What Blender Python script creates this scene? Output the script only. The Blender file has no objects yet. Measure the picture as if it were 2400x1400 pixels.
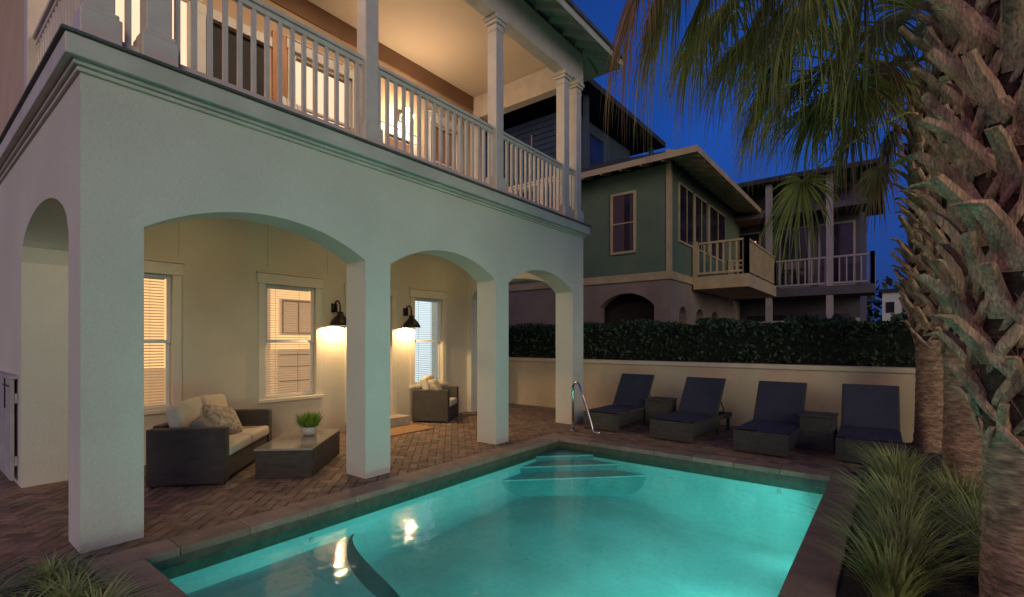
import bpy, bmesh, math, random
from mathutils import Vector, Matrix
random.seed(7)
R=random.random
def U(a,b): return a+(b-a)*random.random()
scene=bpy.context.scene
COL=scene.collection

# ------------------------------------------------------------------ camera
H=1.5; F=1140.0; HOR=799.0; YAW=math.radians(37.98)
cam=bpy.data.cameras.new("camera"); camo=bpy.data.objects.new("camera",cam); COL.objects.link(camo)
camo.location=(0,0,H); camo.rotation_euler=(math.radians(90),0,YAW-math.radians(90))
cam.sensor_width=36; cam.lens=36*F/2400; cam.shift_y=(HOR-700)/2400; cam.clip_end=2000; cam.clip_start=0.05
scene.camera=camo
scene.view_settings.view_transform='Standard'; scene.view_settings.look='None'; scene.view_settings.exposure=0
CF=(math.cos(YAW),math.sin(YAW)); CR=(math.sin(YAW),-math.cos(YAW))
def PW(px,py,d):
    r=d*(px-1200)/F
    return Vector((CF[0]*d+CR[0]*r, CF[1]*d+CR[1]*r, H+(HOR-py)*d/F))

# ------------------------------------------------------------------ materials
def mat(name,col,rough=0.7,var=0.15,scale=3.0,bump=0.0,bscale=40.0,metal=0.0,emis=None,estr=0.0,fine=0.0,stretch=None,transl=0.0,attr=None):
    m=bpy.data.materials.new(name); m.use_nodes=True
    nt=m.node_tree; N=nt.nodes; L=nt.links
    b=N["Principled BSDF"]; b.inputs["Roughness"].default_value=rough; b.inputs["Metallic"].default_value=metal
    tc=N.new("ShaderNodeTexCoord"); mp=N.new("ShaderNodeMapping")
    L.new(tc.outputs["Object"],mp.inputs[0])
    if stretch: mp.inputs["Scale"].default_value=stretch
    n=N.new("ShaderNodeTexNoise"); n.inputs["Scale"].default_value=scale; n.inputs["Detail"].default_value=6
    L.new(mp.outputs[0],n.inputs["Vector"])
    r=N.new("ShaderNodeValToRGB")
    r.color_ramp.elements[0].position=.3; r.color_ramp.elements[1].position=.7
    r.color_ramp.elements[0].color=[c*(1-var) for c in col]+[1]
    r.color_ramp.elements[1].color=[min(1,c*(1+var)) for c in col]+[1]
    L.new(n.outputs["Fac"],r.inputs[0]); out=r.outputs[0]
    if fine>0:
        n2=N.new("ShaderNodeTexNoise"); n2.inputs["Scale"].default_value=bscale; n2.inputs["Detail"].default_value=4
        L.new(mp.outputs[0],n2.inputs["Vector"])
        mr=N.new("ShaderNodeMapRange"); mr.inputs[1].default_value=.3; mr.inputs[2].default_value=.7
        mr.inputs[3].default_value=1-fine; mr.inputs[4].default_value=1+fine
        L.new(n2.outputs["Fac"],mr.inputs[0])
        mx=N.new("ShaderNodeVectorMath"); mx.operation='SCALE'
        L.new(out,mx.inputs[0]); L.new(mr.outputs[0],mx.inputs["Scale"]); out=mx.outputs[0]
    if attr:
        at=N.new("ShaderNodeAttribute"); at.attribute_name=attr
        mx=N.new("ShaderNodeVectorMath"); mx.operation='MULTIPLY'
        L.new(out,mx.inputs[0]); L.new(at.outputs["Color"],mx.inputs[1]); out=mx.outputs[0]
    L.new(out,b.inputs["Base Color"])
    if bump>0:
        n3=N.new("ShaderNodeTexNoise"); n3.inputs["Scale"].default_value=bscale; n3.inputs["Detail"].default_value=5
        L.new(mp.outputs[0],n3.inputs["Vector"])
        bp=N.new("ShaderNodeBump"); bp.inputs["Strength"].default_value=bump; bp.inputs["Distance"].default_value=.02
        L.new(n3.outputs["Fac"],bp.inputs["Height"]); L.new(bp.outputs[0],b.inputs["Normal"])
    if emis:
        b.inputs["Emission Color"].default_value=list(emis)+[1]; b.inputs["Emission Strength"].default_value=estr
    if transl>0:
        t=N.new("ShaderNodeBsdfTranslucent"); L.new(out,t.inputs[0])
        ms=N.new("ShaderNodeMixShader"); ms.inputs[0].default_value=transl
        L.new(b.outputs[0],ms.inputs[1]); L.new(t.outputs[0],ms.inputs[2])
        L.new(ms.outputs[0],N["Material Output"].inputs[0])
    return m

def glassmat(name,tint=(1,1,1),bump=0,ior=1.45,rough=0.02):
    m=bpy.data.materials.new(name); m.use_nodes=True
    nt=m.node_tree; N=nt.nodes; L=nt.links; N.remove(N["Principled BSDF"])
    t=N.new("ShaderNodeBsdfTransparent"); t.inputs[0].default_value=list(tint)+[1]
    g=N.new("ShaderNodeBsdfGlossy"); g.inputs["Roughness"].default_value=rough
    f=N.new("ShaderNodeFresnel"); f.inputs[0].default_value=ior
    ms=N.new("ShaderNodeMixShader")
    L.new(f.outputs[0],ms.inputs[0]); L.new(t.outputs[0],ms.inputs[1]); L.new(g.outputs[0],ms.inputs[2])
    L.new(ms.outputs[0],N["Material Output"].inputs[0])
    if bump:
        tc=N.new("ShaderNodeTexCoord"); n=N.new("ShaderNodeTexNoise"); n.inputs["Scale"].default_value=9; n.inputs["Detail"].default_value=3
        L.new(tc.outputs["Object"],n.inputs["Vector"])
        bp=N.new("ShaderNodeBump"); bp.inputs["Strength"].default_value=bump; bp.inputs["Distance"].default_value=.02
        L.new(n.outputs["Fac"],bp.inputs["Height"]); L.new(bp.outputs[0],g.inputs["Normal"]); L.new(bp.outputs[0],f.inputs["Normal"])
    return m

M={}
M['stucco']=mat("stucco",(.59,.55,.46),.85,.08,.9,.3,55,fine=.035)
M['porchwall']=mat("porch_wall_paint",(.58,.48,.34),.8,.06,1.5,.1,50)
M['ptrim']=mat("porch_window_trim",(.64,.54,.40),.6,.04,4)
M['trim']=mat("white_trim",(.62,.59,.54),.55,.06,4)
M['cornice']=mat("cornice_paint",(.52,.49,.41),.6,.12,3,.1,30)
M['rail']=mat("railing_paint",(.62,.53,.46),.5,.08,6)
M['darkedge']=mat("dark_flashing",(.10,.10,.09),.6,.3,8)
M['ceiling']=mat("porch_ceiling",(.66,.51,.37),.7,.05,1)
M['upwall']=mat("upper_siding",(.54,.38,.25),.8,.08,2)
M['frieze']=mat("frieze_brown",(.22,.12,.07),.7,.1,2)
M['seam']=mat("panel_seam",(.33,.27,.18),.8,.1,2)
M['soffit']=mat("soffit_paint",(.45,.42,.31),.8,.1,3)
M['roof']=mat("roof_metal",(.12,.12,.12),.5,.15,3)
M['slat']=mat("blind_slat",(.75,.66,.50),.5,.03,3)
M['room']=mat("lit_room_wall",(.8,.6,.35),.8,.25,1.6,emis=(1,.64,.31),estr=.85)
M['roomcool']=mat("lit_room_cool",(.6,.7,.75),.8,.1,1,emis=(.75,.9,1),estr=.9)
M['roompink']=mat("lit_bedroom_wall",(.8,.65,.5),.8,.15,1,emis=(1,.72,.50),estr=1.1)
M['roomdim']=mat("dim_bedroom_wall",(.6,.4,.25),.8,.15,1,emis=(1,.6,.35),estr=.28)
M['furn']=mat("room_furniture",(.65,.55,.42),.6,.1,3,emis=(1,.75,.5),estr=.25)
M['dark']=mat("dark_interior",(.02,.018,.016),.7,.3,3)
M['glass']=glassmat("window_glass")
M['black']=mat("black_metal",(.015,.014,.013),.35,.2,8,metal=.4)
M['bulb']=mat("bulb_glow",(1,.8,.5),.5,0,1,emis=(1,.72,.4),estr=14)
M['bulbhot']=mat("balcony_bulb_glow",(1,.8,.5),.5,0,1,emis=(1,.80,.55),estr=60)
M['wicker']=mat("dark_wicker",(.055,.042,.032),.6,.3,6,.6,160,fine=.4,stretch=(1,1,3))
M['cushion']=mat("cream_cushion",(.60,.50,.36),.9,.08,5,.15,90)
M['pgrey']=mat("grey_pillow_fabric",(.22,.21,.19),.95,.15,9,.2,120)
M['ppat']=mat("patterned_pillow_fabric",(.42,.33,.22),.95,.55,22,.2,60)
M['tabletop']=mat("table_glass_top",(.28,.24,.19),.12,.1,4)
M['pot']=mat("glazed_pot",(.45,.43,.38),.4,.08,5)
M['leaf']=mat("plant_leaf",(.17,.27,.04),.5,.4,12,transl=.3)
M['sling']=mat("navy_sling",(.030,.032,.056),.8,.15,8,.3,200)
M['loungerframe']=mat("lounger_wicker",(.055,.053,.045),.6,.35,10,.6,150,fine=.35,stretch=(1,1,3))
M['chrome']=mat("stainless_steel",(.75,.72,.68),.18,.03,3,metal=1)
M['mat']=mat("coir_mat",(.36,.20,.09),.95,.25,30,.5,150)
M['step']=mat("stone_step",(.4,.33,.24),.8,.15,6)
M['gardenwall']=mat("garden_wall_stucco",(.55,.44,.30),.85,.12,1.5,.3,40,fine=.05)
M['wallcap']=mat("wall_cap_paint",(.60,.50,.36),.8,.08,3)
M['brick']=mat("paver_brick",(.215,.138,.09),.8,.25,9,.35,90,fine=.2,attr="Col")
M['mortar']=mat("sand_joint",(.045,.036,.028),.95,.3,20)
M['coping']=mat("coping_paver",(.26,.19,.135),.75,.2,6,.35,70,fine=.15,attr="Col")
M['tile']=mat("waterline_tile",(.10,.10,.065),.3,.25,14)
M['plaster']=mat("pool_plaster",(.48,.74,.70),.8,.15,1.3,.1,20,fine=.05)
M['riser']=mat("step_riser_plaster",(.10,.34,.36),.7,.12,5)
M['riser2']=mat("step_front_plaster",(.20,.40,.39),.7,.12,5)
M['ledgeshade']=mat("ledge_edge_shade",(.035,.12,.14),.5,.2,10)  # dark wedge on the ledge; underwater shade put into colour and shape
M['water']=glassmat("water_surface",(.76,.97,.95),.22,1.33,.015)
M['soil']=mat("mulch",(.035,.024,.018),.95,.5,25,.8,50,fine=.4)
M['ground']=mat("ground_soil",(.06,.06,.04),.95,.3,2)
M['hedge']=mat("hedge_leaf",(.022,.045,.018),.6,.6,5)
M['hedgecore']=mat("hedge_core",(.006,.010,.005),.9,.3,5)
M['ring']=mat("palm_trunk_lower",(.34,.21,.12),.9,.5,7,1.0,22,fine=.45,stretch=(1,1,3.2))
M['boot']=mat("palm_boot",(.46,.28,.165),.85,.5,5,.8,38,fine=.45,stretch=(2.5,2.5,.5))
M['bootdark']=mat("palm_boot_gap_dark",(.07,.038,.02),.95,.4,20,.9,45,fine=.4)  # trunk surface between the boots, coloured dark to deepen the gaps
M['fibre']=mat("palm_loose_fibre",(.24,.15,.08),.95,.4,20)
M['frond']=mat("palm_frond",(.32,.34,.09),.5,.55,2.2,transl=.4)
M['froddead']=mat("palm_frond_dry",(.38,.25,.12),.7,.4,3,transl=.3)
M['petiole']=mat("palm_petiole",(.30,.34,.11),.5,.2,5)
M['grass']=mat("grass_blade",(.33,.37,.12),.5,.5,4,transl=.3)
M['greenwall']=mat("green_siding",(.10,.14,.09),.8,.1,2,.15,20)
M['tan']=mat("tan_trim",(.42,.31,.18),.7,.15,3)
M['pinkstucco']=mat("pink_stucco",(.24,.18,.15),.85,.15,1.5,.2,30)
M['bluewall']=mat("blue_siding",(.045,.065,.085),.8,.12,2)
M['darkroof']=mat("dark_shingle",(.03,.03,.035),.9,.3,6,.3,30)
M['purplelitwall']=mat("purple_lit_siding",(.08,.065,.08),.8,.2,2)  # purple light on the house is put into wall and railing colours
M['purplelitrail']=mat("pale_railing",(.30,.25,.26),.7,.15,3)
M['winddark']=mat("dark_window",(.02,.016,.025),.15,.4,2)
M['curtain']=mat("window_curtain",(.07,.04,.05),.8,.3,6,stretch=(1,8,.5))
M['lampshade']=mat("lampshade",(.8,.4,.2),.8,.1,4,emis=(1,.38,.16),estr=1.8)
M['white']=mat("white_plastic",(.6,.6,.58),.5,.05,3)
M['wood']=mat("warm_wood",(.42,.17,.06),.5,.2,4)
M['gatewood']=mat("gate_paint",(.34,.32,.33),.7,.15,5,.2,30)

# ------------------------------------------------------------------ mesh builder
class MB:
    def __init__(s): s.v=[]; s.f=[]; s.mi=[]; s.mats=[]; s.m=0; s.cols=None
    def use(s,k):
        if M[k] not in s.mats: s.mats.append(M[k])
        s.m=s.mats.index(M[k]); return s
    def face(s,pts,col=None):
        b=len(s.v); s.v+= [tuple(p) for p in pts]; s.f.append(list(range(b,b+len(pts)))); s.mi.append(s.m)
        if col is not None:
            if s.cols is None: s.cols=[]
            s.cols.append(col)
    def raw(s,vs,fs):
        b=len(s.v); s.v+=[tuple(p) for p in vs]
        for f in fs: s.f.append([i+b for i in f]); s.mi.append(s.m)
    def box(s,x0,x1,y0,y1,z0,z1,T=None):
        vs=[Vector((x,y,z)) for x in(x0,x1) for y in(y0,y1) for z in(z0,z1)]
        if T is not None: vs=[T@v for v in vs]
        s.raw(vs,[(0,1,3,2),(4,6,7,5),(0,4,5,1),(2,3,7,6),(0,2,6,4),(1,5,7,3)])
    def beam(s,a,b,w,h,up=(0,0,1)):
        a=Vector(a);b=Vector(b);d=(b-a).normalized(); sd=d.cross(Vector(up)).normalized(); u=sd.cross(d)
        vs=[p+sd*(w/2*i)+u*(h/2*j) for p in(a,b) for i in(-1,1) for j in(-1,1)]
        s.raw(vs,[(0,1,3,2),(4,6,7,5),(0,4,5,1),(2,3,7,6),(0,2,6,4),(1,5,7,3)])
    def tube(s,pts,r,n=10):
        pts=[Vector(p) for p in pts]; rs=r if isinstance(r,(list,tuple)) else [r]*len(pts)
        vs=[]
        for i,p in enumerate(pts):
            d=(pts[min(i+1,len(pts)-1)]-pts[max(i-1,0)]).normalized()
            ref=Vector((0,0,1)) if abs(d.z)<.9 else Vector((1,0,0))
            a=d.cross(ref).normalized(); b=d.cross(a)
            for k in range(n):
                t=2*math.pi*k/n; vs.append(p+(a*math.cos(t)+b*math.sin(t))*rs[i])
        fs=[]
        for i in range(len(pts)-1):
            for k in range(n):
                k2=(k+1)%n; fs.append((i*n+k,i*n+k2,(i+1)*n+k2,(i+1)*n+k))
        fs.append(tuple(range(n))[::-1]); fs.append(tuple((len(pts)-1)*n+k for k in range(n)))
        s.raw(vs,fs)
    def lathe(s,c,prof,n=24,cap=True):
        c=Vector(c); vs=[]
        for (r,z) in prof:
            for k in range(n):
                t=2*math.pi*k/n; vs.append(c+Vector((r*math.cos(t),r*math.sin(t),z)))
        fs=[]
        for i in range(len(prof)-1):
            for k in range(n):
                k2=(k+1)%n; fs.append((i*n+k,i*n+k2,(i+1)*n+k2,(i+1)*n+k))
        if cap: fs.append(tuple(range(n))); fs.append(tuple((len(prof)-1)*n+k for k in range(n)))
        s.raw(vs,fs)
    def prism(s,poly,z0,z1,side=None):
        n=len(poly); vs=[(x,y,z0) for x,y in poly]+[(x,y,z1) for x,y in poly]
        s.raw(vs,[tuple(range(n))[::-1],tuple(range(n,2*n))]+[(i,(i+1)%n,n+(i+1)%n,n+i) for i in range(n)])
    def wall(s,mp,s0,s1,z0,z1,t,ops):
        q=lambda *p: s.face([mp(*a) for a in p])
        cur=s0
        def solid(a,b,za,zb):
            if b-a<1e-5 or zb-za<1e-5: return
            for d in(0,t): q((a,d,za),(b,d,za),(b,d,zb),(a,d,zb))
        for (a,b,zb,top,n) in ops:
            solid(cur,a,z0,z1); solid(a,b,z0,zb)
            for i in range(n):
                u=a+(b-a)*i/n; w=a+(b-a)*(i+1)/n; tu,tw=top(u),top(w)
                for d in(0,t): q((u,d,tu),(w,d,tw),(w,d,z1),(u,d,z1))
                q((u,0,tu),(w,0,tw),(w,t,tw),(u,t,tu))
            if zb>z0+1e-5: q((a,0,zb),(b,0,zb),(b,t,zb),(a,t,zb))
            for e in(a,b): q((e,0,zb),(e,t,zb),(e,t,top(e)),(e,0,top(e)))
            cur=b
        solid(cur,s1,z0,z1)
        q((s0,0,z1),(s1,0,z1),(s1,t,z1),(s0,t,z1))
        if not ops or ops[0][0]>s0+.01: q((s0,0,z0),(s0,t,z0),(s0,t,z1),(s0,0,z1))
        q((s1,0,z0),(s1,t,z0),(s1,t,z1),(s1,0,z1))
    def done(s,name,parent=None,bevel=0,smooth=False,recalc=True,seg=2,merge=False):
        me=bpy.data.meshes.new(name); me.from_pydata(s.v,[],s.f)
        for m in s.mats: me.materials.append(m)
        me.polygons.foreach_set("material_index",s.mi)
        if s.cols is not None and len(s.cols)==len(s.f):
            ca=me.color_attributes.new("Col",'FLOAT_COLOR','CORNER')
            data=[]
            for f,c in zip(s.f,s.cols): data+= list(c)*len(f)
            ca.data.foreach_set("color",data)
        if recalc:
            bm=bmesh.new(); bm.from_mesh(me)
            if merge: bmesh.ops.remove_doubles(bm,verts=bm.verts,dist=1e-4)
            bmesh.ops.recalc_face_normals(bm,faces=bm.faces); bm.to_mesh(me); bm.free()
        if smooth: me.polygons.foreach_set("use_smooth",[True]*len(me.polygons))
        o=bpy.data.objects.new(name,me); COL.objects.link(o)
        if parent: o.parent=parent
        if bevel>0:
            b=o.modifiers.new("bevel",'BEVEL'); b.width=bevel; b.segments=seg; b.limit_method='ANGLE'
        return o
def root(name,loc=(0,0,0),rz=0):
    e=bpy.data.objects.new(name,None); COL.objects.link(e); e.location=loc; e.rotation_euler=(0,0,rz); e.empty_display_size=.2
    return e
def lamp(name,typ,loc,energy,color,parent=None,size=.05,direction=None,**k):
    l=bpy.data.lights.new(name,typ); l.energy=energy; l.color=color
    if typ=='AREA': l.shape='DISK'; l.size=size
    elif typ!='SUN': l.shadow_soft_size=size
    for a,b in k.items(): setattr(l,a,b)
    o=bpy.data.objects.new(name,l); COL.objects.link(o); o.location=loc
    if direction: o.rotation_euler=Vector(direction).to_track_quat('-Z','Y').to_euler()
    if parent: o.parent=parent
    return o

# ------------------------------------------------------------------ world
w=bpy.data.worlds.new("World"); scene.world=w; w.use_nodes=True
nt=w.node_tree; N=nt.nodes; L=nt.links; bg=N["Background"]
tc=N.new("ShaderNodeTexCoord")
sky=N.new("ShaderNodeTexSky"); sky.sky_type='NISHITA'; sky.sun_disc=False; sky.sun_elevation=math.radians(1); sky.sun_rotation=math.radians(240)
sep=N.new("ShaderNodeSeparateXYZ"); L.new(tc.outputs["Generated"],sep.inputs[0])
rmp=N.new("ShaderNodeValToRGB"); L.new(sep.outputs[2],rmp.inputs[0])
e=rmp.color_ramp.elements
e[0].position=0; e[0].color=(.012,.040,.18,1)
e[1].position=.95; e[1].color=(.016,.024,.10,1)
x=e.new(.38); x.color=(.008,.058,.31,1)
x=e.new(.60); x.color=(.009,.050,.27,1)
nz=N.new("ShaderNodeTexNoise"); nz.inputs["Scale"].default_value=2.2; nz.inputs["Detail"].default_value=5; L.new(tc.outputs["Generated"],nz.inputs["Vector"])
nm=N.new("ShaderNodeMapRange"); nm.inputs[1].default_value=.35; nm.inputs[2].default_value=.7; nm.inputs[3].default_value=.8; nm.inputs[4].default_value=1.2; L.new(nz.outputs["Fac"],nm.inputs[0])
ns=N.new("ShaderNodeVectorMath"); ns.operation='SCALE'; L.new(rmp.outputs[0],ns.inputs[0]); L.new(nm.outputs[0],ns.inputs["Scale"])
dp=N.new("ShaderNodeVectorMath"); dp.operation='DOT_PRODUCT'; dp.inputs[1].default_value=(-.95,.3,.1)
L.new(tc.outputs["Generated"],dp.inputs[0])
mr=N.new("ShaderNodeMapRange"); mr.inputs[1].default_value=.35; mr.inputs[2].default_value=1; mr.interpolation_type='SMOOTHSTEP'
L.new(dp.outputs["Value"],mr.inputs[0])
mx=N.new("ShaderNodeMixRGB"); mx.inputs[2].default_value=(.32,.21,.42,1); L.new(mr.outputs[0],mx.inputs[0]); L.new(ns.outputs[0],mx.inputs[1])  # violet glow added in the unseen sky to tint the side wall
sc=N.new("ShaderNodeVectorMath"); sc.operation='SCALE'; sc.inputs["Scale"].default_value=.003; L.new(sky.outputs[0],sc.inputs[0])
ad=N.new("ShaderNodeVectorMath"); ad.operation='ADD'; L.new(mx.outputs[0],ad.inputs[0]); L.new(sc.outputs[0],ad.inputs[1])
L.new(ad.outputs[0],bg.inputs[0]); bg.inputs[1].default_value=1.0
lamp("twilight_sun",'SUN',(0,-5,10),1.0,(1,.88,.62),direction=(.58,.76,-.24),angle=math.radians(32))

# ------------------------------------------------------------------ ground
PX0,PX1,PY0,PY1=1.05,6.35,.5,4.05
g=MB().use('ground'); B=600
for (a,b,c,d) in((-B,PX0,-B,B),(PX1,B,-B,B),(PX0,PX1,-B,PY0),(PX0,PX1,PY1,B)):
    g.face([(a,c,-.03),(b,c,-.03),(b,d,-.03),(a,d,-.03)])
g.done("ground",recalc=False)

pt=root("brick_patio")
g=MB().use('mortar')
for (a,b,c,d) in((-3,PX0,.0,12),(PX1,9.25,.0,12),(PX0,PX1,.0,PY0),(PX0,PX1,PY1,12)):
    g.face([(a,c,-.008),(b,c,-.008),(b,d,-.008),(a,d,-.008)])
g.done("sand_bed",pt,recalc=False)
g=MB().use('brick'); W=.1; gap=.004; ca,sa=math.cos(math.radians(45)),math.sin(math.radians(45))
def brick(c0,r0,nc,nr):
    cx=(c0+nc/2)*W; cy=(r0+nr/2)*W
    X=ca*cx-sa*cy+3; Y=sa*cx+ca*cy+4
    if not(-1.6<X<9.25 and .1<Y<9.5): return
    if PX0-.16<X<PX1+.16 and PY0-.16<Y<PY1+.16: return
    if X<.72 and Y<4.25: return
    if X>2 and Y<.3: return
    hx,hy=nc*W/2-gap,nr*W/2-gap
    k=U(.65,1.25); col=(k*U(.94,1.06),k*U(.95,1.05),k*U(.90,1.10),1)
    dz=U(-.0015,.0015)
    P=lambda x,y,z:(X+ca*x-sa*y,Y+sa*x+ca*y,z)
    i=.004
    t=[P(sx*(hx-i),sy*(hy-i),dz) for sx,sy in((-1,-1),(1,-1),(1,1),(-1,1))]
    o=[P(sx*hx,sy*hy,-.006) for sx,sy in((-1,-1),(1,-1),(1,1),(-1,1))]
    g.face(t,col)
    for q in range(4): g.face([o[q],o[(q+1)%4],t[(q+1)%4],t[q]],col)
for r in range(-110,110):
    for k in range(-45,45):
        brick(r+4*k,r,2,1); brick(r+2+4*k,r-1,1,2)
g.done("pavers",pt,recalc=False)

# ------------------------------------------------------------------ pool
pool=root("swimming_pool")
g=MB(); g.use('plaster')
NX,NY=106,72
def sm(t): t=max(0,min(1,t)); return t*t*(3-2*t)
def bz(x,y):
    d=min(x-PX0,PX1-x,y-PY0,PY1-y)
    D=.56+.26*sm((x-2)/3)*sm((3.6-y)/2.5)
    return -.30-(D-.30)*math.sqrt(max(0,1-(1-min(1,d/.30))**2))
vs=[];fs=[]
for i in range(NX+1):
    for j in range(NY+1):
        x=PX0+(PX1-PX0)*i/NX; y=PY0+(PY1-PY0)*j/NY; vs.append((x,y,bz(x,y)))
for i in range(NX):
    for j in range(NY):
        a=i*(NY+1)+j; fs.append((a,a+NY+1,a+NY+2,a+1))
g.raw(vs,fs)
g.done("basin_floor",pool,recalc=False,smooth=True)
g=MB()
c=[(PX0,PY0),(PX1,PY0),(PX1,PY1),(PX0,PY1)]
for i in range(4):
    a,b=c[i],c[(i+1)%4]
    g.use('plaster'); g.face([(a[0],a[1],-.305),(b[0],b[1],-.305),(b[0],b[1],-.2),(a[0],a[1],-.2)])
    g.use('tile'); g.face([(a[0],a[1],-.2),(b[0],b[1],-.2),(b[0],b[1],0),(a[0],a[1],0)])
g.done("basin_walls",pool,recalc=False)
g=MB()
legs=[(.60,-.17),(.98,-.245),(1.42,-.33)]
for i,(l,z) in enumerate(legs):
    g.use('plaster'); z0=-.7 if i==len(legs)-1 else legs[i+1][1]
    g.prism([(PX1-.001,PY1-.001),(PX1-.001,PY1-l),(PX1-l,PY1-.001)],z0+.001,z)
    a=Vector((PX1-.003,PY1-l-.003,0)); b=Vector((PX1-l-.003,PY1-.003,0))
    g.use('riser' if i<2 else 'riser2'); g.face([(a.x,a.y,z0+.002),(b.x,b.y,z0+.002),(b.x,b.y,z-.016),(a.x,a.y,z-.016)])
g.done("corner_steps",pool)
g=MB().use('plaster')
cur=[]
for i in range(25):
    t=i/24; cur.append((2.74-.98*t**.72+.10*math.sin(t*math.pi)**2, 4.05-2.6*t))
poly=[(PX0+.001,PY1-.001),(PX0+.001,1.45)]+cur[::-1][:-1]+[(2.74,PY1-.001)]
g.prism(poly,-.75,-.34)
g.use('ledgeshade')
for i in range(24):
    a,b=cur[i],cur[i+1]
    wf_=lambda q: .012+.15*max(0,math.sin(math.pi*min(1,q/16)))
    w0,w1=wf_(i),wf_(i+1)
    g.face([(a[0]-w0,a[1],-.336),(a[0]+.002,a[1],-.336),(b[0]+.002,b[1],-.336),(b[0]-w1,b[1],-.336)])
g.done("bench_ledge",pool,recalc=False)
g=MB().use('coping'); cw=.24
def cope(x0,x1,y0,y1,along):
    a0,a1=(x0,x1) if along=='x' else (y0,y1)
    n=max(1,round((a1-a0)/.5)); st=(a1-a0)/n
    for i in range(n):
        k=U(.85,1.12); col=(k,k*U(.97,1.02),k*U(.95,1.03),1)
        u0=a0+i*st+.002; u1=a0+(i+1)*st-.002
        bx=(u0,u1,y0,y1) if along=='x' else (x0,x1,u0,u1)
        n0=len(g.f); g.box(bx[0],bx[1],bx[2],bx[3],-.045,.016)
        if g.cols is None: g.cols=[]
        g.cols+= [col]*(len(g.f)-n0)
ov=.025
cope(PX0-cw,PX1+cw,PY1-ov,PY1+cw,'x'); cope(PX0-cw,PX1+cw,PY0-cw,PY0+ov,'x')
cope(PX0-cw,PX0+ov,PY0+ov,PY1-ov,'y'); cope(PX1-ov,PX1+cw,PY0+ov,PY1-ov,'y')
g.done("coping",pool,bevel=.008,recalc=False)
g=MB().use('water'); g.face([(PX0,PY0,-.12),(PX1,PY0,-.12),(PX1,PY1,-.12),(PX0,PY1,-.12)])
g.done("water_surface",pool,recalc=False)
g=MB().use('white')
TEAL=(.26,1,.93)
for i,(p,d,en) in enumerate([((1.07,.95,-.30),(1,.25,-.15),14),((1.07,1.9,-.22),(1,.5,-.02),6),((2.6,.52,-.30),(0.05,1,-.15),10),((4.4,.52,-.30),(-.05,1,-.15),8.5),((5.8,.52,-.30),(-.1,1,-.10),4)]):
    lamp("pool_light_%d"%i,'AREA',Vector(p)+Vector(d)*.03,en,TEAL,pool,size=.14,direction=d,spread=math.radians(160))
    if abs(d[0])>.5: g.box(p[0]-.018,p[0]-.002,p[1]-.07,p[1]+.07,p[2]-.07,p[2]+.07)
    else: g.box(p[0]-.07,p[0]+.07,p[1]-.018,p[1]-.002,p[2]-.07,p[2]+.07)
for (x,z) in((2.3,-.26),(4.2,-.24)): g.box(x-.02,x+.02,PY1-.012,PY1-.001,z-.02,z+.02)
g.box(PX1-.012,PX1-.001,1.0,1.05,-.27,-.22)
g.done("pool_fittings",pool,bevel=.004)
hr=root("pool_handrail",(7.0,4.18,0))
g=MB().use('chrome')
P=[(0,0,0),(0,0,.62),(0,0,.74),(-.01,-.03,.80),(-.02,-.08,.815),(-.03,-.13,.78),(-.06,-.26,.50),(-.09,-.38,.20),(-.10,-.44,.06),(-.10,-.50,.03),(-.08,-.55,.06)]
g.tube(P,.021,12); g.lathe((0,0,.002),[(.05,0),(.05,.014),(.025,.02)],16)
g.done("rail",hr,smooth=True)

# ------------------------------------------------------------------ main house
YF=4.5; X0=.828; X1=7.908; T=.36; YB=7.1
house=root("beach_house")
def arc(a,b,sp,rise):
    h=(b-a)/2; Rr=(h*h+rise*rise)/(2*rise); m=(a+b)/2
    return lambda s: sp-(Rr-rise)+math.sqrt(max(0,Rr*Rr-(s-m)**2))
def ell(a,b,sp,rise):
    h=(b-a)/2; m=(a+b)/2
    return lambda s: sp+rise*math.sqrt(max(0,1-((s-m)/h)**2))
g=MB().use('stucco')
SP=2.37; RI=.28
ops=[(a,b,0,arc(a,b,SP,RI),30) for a,b in((1.198,3.182),(3.513,5.384),(5.681,7.526))]
g.wall(lambda s,d,z:(s,YF+d,z),X0,X1,0,3.39,T,ops)
g.wall(lambda s,d,z:(X0+d,s,z),YF+T,12,0,3.39,T,[(YF+T+.0001,6.98,0,ell(YF+T,6.98,2.30,.42),30)])
g.wall(lambda s,d,z:(X1-d,s,z),YF+T,12,0,3.39,T,[(YF+T+.0001,6.98,0,ell(YF+T,6.98,2.36,.36),30)])
g.done("arcade_walls",house)
g=MB().use('porchwall')
wins=[(1.40,2.18),(3.33,4.10),(6.10,6.82)]
flat=lambda z:(lambda s:z)
WZ0,WZ1=.66,2.32
ops=[(wins[0][0],wins[0][1],WZ0,flat(WZ1),1),(wins[1][0],wins[1][1],WZ0,flat(WZ1),1),(4.72,5.56,.18,flat(2.3),1),(wins[2][0],wins[2][1],WZ0,flat(WZ1),1)]
g.wall(lambda s,d,z:(s,YB+d,z),X0+T,X1-T,0,3.39,.14,ops)
g.done("porch_back_wall",house)
g=MB().use('seam')
for x in(2.25,3.36,4.3): g.box(x,x+.006,YB-.0025,YB-.0005,2.56,3.38)
g.done("panel_seams",house)
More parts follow.
